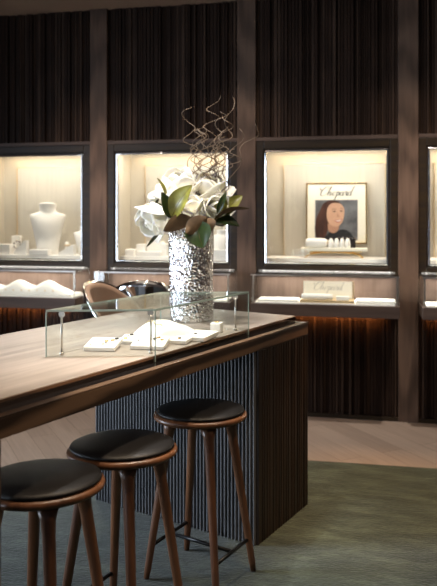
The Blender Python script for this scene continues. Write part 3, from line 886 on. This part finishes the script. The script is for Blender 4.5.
magnolia(Q(181, 195, -.03), C_ * .40 + UP * 1. - RGT * .10, .160, 'large ivory magnolia at the top left of the bouquet', 1.05, 1,
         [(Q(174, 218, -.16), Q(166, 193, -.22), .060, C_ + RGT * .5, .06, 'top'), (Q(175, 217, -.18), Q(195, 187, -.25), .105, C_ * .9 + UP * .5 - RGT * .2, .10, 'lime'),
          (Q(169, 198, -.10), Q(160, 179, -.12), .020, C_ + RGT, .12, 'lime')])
magnolia(Q(210, 197, .0), C_ * .5 + UP * 1. + RGT * .10, .150, 'large ivory magnolia at the top right of the bouquet', 1.0, 2,
         [(Q(218, 214, -.14), Q(227, 192, -.14), .03, C_, .1, 'top')])
magnolia(Q(214, 208, -.06), C_ * 1. + RGT * .3 + UP * .15, .112, 'ivory magnolia facing forward at the right, below the top right bloom', .95, 3,
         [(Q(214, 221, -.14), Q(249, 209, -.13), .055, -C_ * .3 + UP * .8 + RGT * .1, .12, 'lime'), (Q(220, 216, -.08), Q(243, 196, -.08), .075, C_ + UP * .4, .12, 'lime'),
          (Q(212, 220, -.10), Q(240, 226, -.10), .075, C_ * .8 + UP, .12, 'top')])
magnolia(Q(195, 213, -.13), C_ * .6 + UP * .9 - RGT * .1, .095, 'half-open ivory magnolia bud in the middle of the bouquet', .6, 4,
         [(Q(196, 219, -.20), Q(168, 230, -.24), .085, -C_ * .8 + UP * .5, .10, 'top'), (Q(201, 226, -.20), Q(217, 221, -.24), .070, -C_ * .9 - UP * .3, .12, 'top'),
          (Q(209, 217, -.21), Q(189, 232, -.27), .078, -C_ * .9 - RGT * .3, .12, 'top'), (Q(197, 221, -.20), Q(205, 246, -.24), .125, C_ * 1. + UP * .1, .10, 'top')], npet=(3, 3, 3))
magnolia(Q(168, 211, -.10), -RGT * .70 - UP * .60 + C_ * .45, .165, 'ivory magnolia drooping over the left rim of the vase', .62, 5,
         [(Q(163, 231, -.12), Q(150, 246, -.14), .016, C_, .1, 'top'), (Q(178, 218, -.10), Q(160, 203, -.14), .04, C_, .1, 'top')])
magnolia(Q(159, 198, -.02), -RGT * 1. + UP * .15, .050, 'small white magnolia bud sticking out at the upper left', .35, 6,
         [(Q(160, 199, -.02), Q(155, 208, -.04), .014, C_, .1, 'top')], npet=(3, 3, 2))

# curly willow twigs
TW = [  # (label, tip right, tip up, curl radius, turns)
 ('curly willow twig with its spiral tip farthest left', 190, 110, 7.0, 5.2), ('curly willow twig, second from the left, hooking over a lower spiral', 203, 124, 6.0, 5.0),
 ('tallest curly willow twig, above the middle of the bouquet', 215, 96, 7.5, 6.2), ('curly willow twig zigzagging just right of the tallest one', 224, 106, 6.5, 5.6),
 ('curly willow twig with a long bent tip at the upper right', 235, 99, 6.0, 5.2), ('curly willow twig arching far out to the right', 258, 122, 5.0, 3.4),
 ('curly willow twig ending in a loose curl right of the bouquet', 244, 132, 6.5, 4.4)] + [None] * 16
rw = random.Random(21)
for k, tw in enumerate(TW):
    if tw: lab, tx, ty, cr, turns = tw
    else:
        lab = 'short thin curly willow twig in the tangle above the magnolias'
        tx, ty, cr, turns = rw.uniform(192, 238), rw.uniform(112, 150), rw.uniform(4.5, 8.0), rw.uniform(3.0, 4.8)
    fdep = rw.uniform(-.08, .10); ph0 = rw.uniform(0, 6.28); sg = rw.choice((-1, 1))
    root = V3(rw.uniform(-.03, .06), -.30, rw.uniform(-.03, .03)); tip = Q(tx, ty, fdep)
    mid = Q(200 + (tx - 206) * .35 + rw.uniform(-4, 10), 196, fdep * .4)
    pts = []; N = 110
    for i in range(N + 1):
        u = i / N
        c = root * (1 - u) ** 2 + mid * 2 * u * (1 - u) + tip * u * u
        a = ph0 + sg * turns * 2 * PI * u ** 1.6 + 1.6 * noise.noise(Vector((k * 2.7, u * 5, 9)))
        rr = cr * px * min(1, max(0, (u - .25) / .35)) * (1 - .30 * u) * (1 + .8 * noise.noise(Vector((k * 7.7, u * 6, 2))))
        wob = noise.noise_vector(Vector((k * 3.1, u * 7, 0))) * .034 * u + noise.noise_vector(Vector((k * 5.3, u * 22, 4))) * .008 * u
        pts.append(c + RGT * rr * math.cos(a) * 1.25 + FWD * rr * math.sin(a) + wob)
    o0 = pts[0].copy()
    b = MB(); b.tube([p - o0 for p in pts], [.0034 - .0019 * (i / N) for i in range(N + 1)], 6)
    T = b.build('curly_willow_twig', M['twig'], None, smooth=True, loc=o0)
    tag(T, lab, 'twig', 'curly willow twigs in the silver vase')

# ------------------------------------------------------------------ light
w = bpy.data.worlds.new('room'); sc.world = w; w.use_nodes = True
bg = w.node_tree.nodes['Background']; bg.inputs[0].default_value = (.66, .78, 1, 1); bg.inputs[1].default_value = .10
area('shop_window_daylight', (-5.15, -8.2, 1.5), (math.radians(90), 0, math.radians(-90)), 1.5, 2.7, 200, (.74, .85, 1.))
area('side_fill_light', (-5.1, -2.95, 1.25), (math.radians(82), 0, math.radians(-76)), 2.0, 2.2, 80, (.74, .85, 1.), math.radians(75))  # unseen cool fill, added to brighten the ribbed panel and the vase
area('ceiling_glow', (.3, -2.2, CEIL - .03), (0, 0, 0), 4.5, 1.6, 10, (1, .84, .68))
def IW(s, t, z): return tuple(isl(s, t, z))
spot('counter_spot', IW(.45, 1.15, CEIL - .05), IW(.42, 1.05, RT), 290, (1, .95, .90), 52, .9)
spot('counter_spot', IW(.30, .45, CEIL - .05), IW(.30, .60, RT), 110, (1, .90, .80), 50, .7)
spot('bouquet_spot', (VX + .5, VY - 1.2, CEIL - .05), (VX, VY, 1.60), 95, (1, .94, .85), 30, .6)
spot('stool_spot', IW(-.34, 1.05, CEIL - .05), IW(-.10, 1.05, .5), 150, (1, .78, .56), 46, .8, .03)
spot('stool_spot', IW(-.34, 1.75, CEIL - .05), IW(-.10, 1.75, .5), 130, (1, .78, .56), 40, .8, .03)
spot('stool_spot', (.9, -3.4, CEIL - .05), (-.65, -2.9, .4), 90, (1, .70, .44), 50, .8)
spot('walkway_spot', (.6, -.85, CEIL - .05), (.5, -.55, 0), 210, (1, .88, .78), 75, .8)
spot('walkway_spot', (-1.9, -.85, CEIL - .05), (-1.9, -.6, 0), 210, (1, .88, .78), 75, .8)
for x in (-2.0, -.83, .35): spot('wall_wash', (x, -1.1, CEIL - .05), (x, 0, 1.0), 50, (1, .76, .56), 70, .9)
spot('rug_spot', (.5, -1.9, CEIL - .05), (.10, -1.55, 0), 330, (1, .50, .16), 36, .9)

# ------------------------------------------------------------------ camera
cd = bpy.data.cameras.new('camera'); cam = bpy.data.objects.new('camera', cd); COL.objects.link(cam)
cam.location = (0, -5.19, 1.5); cam.rotation_euler = (PI / 2, 0, yaw)
cd.sensor_fit = 'HORIZONTAL'; cd.sensor_width = 36; cd.lens = 691 / 437 * 36; cd.shift_y = -78 / 437
cd.clip_start = .05
cd.dof.use_dof = True; cd.dof.focus_distance = 2.75; cd.dof.aperture_fstop = 4.0
sc.camera = cam
vs = sc.view_settings
vs.view_transform = 'Standard'; vs.look = 'None'; vs.exposure = 0; vs.gamma = 1; vs.use_curve_mapping = False
sc.cycles.transparent_max_bounces = 24
sc.cycles.max_bounces = 10
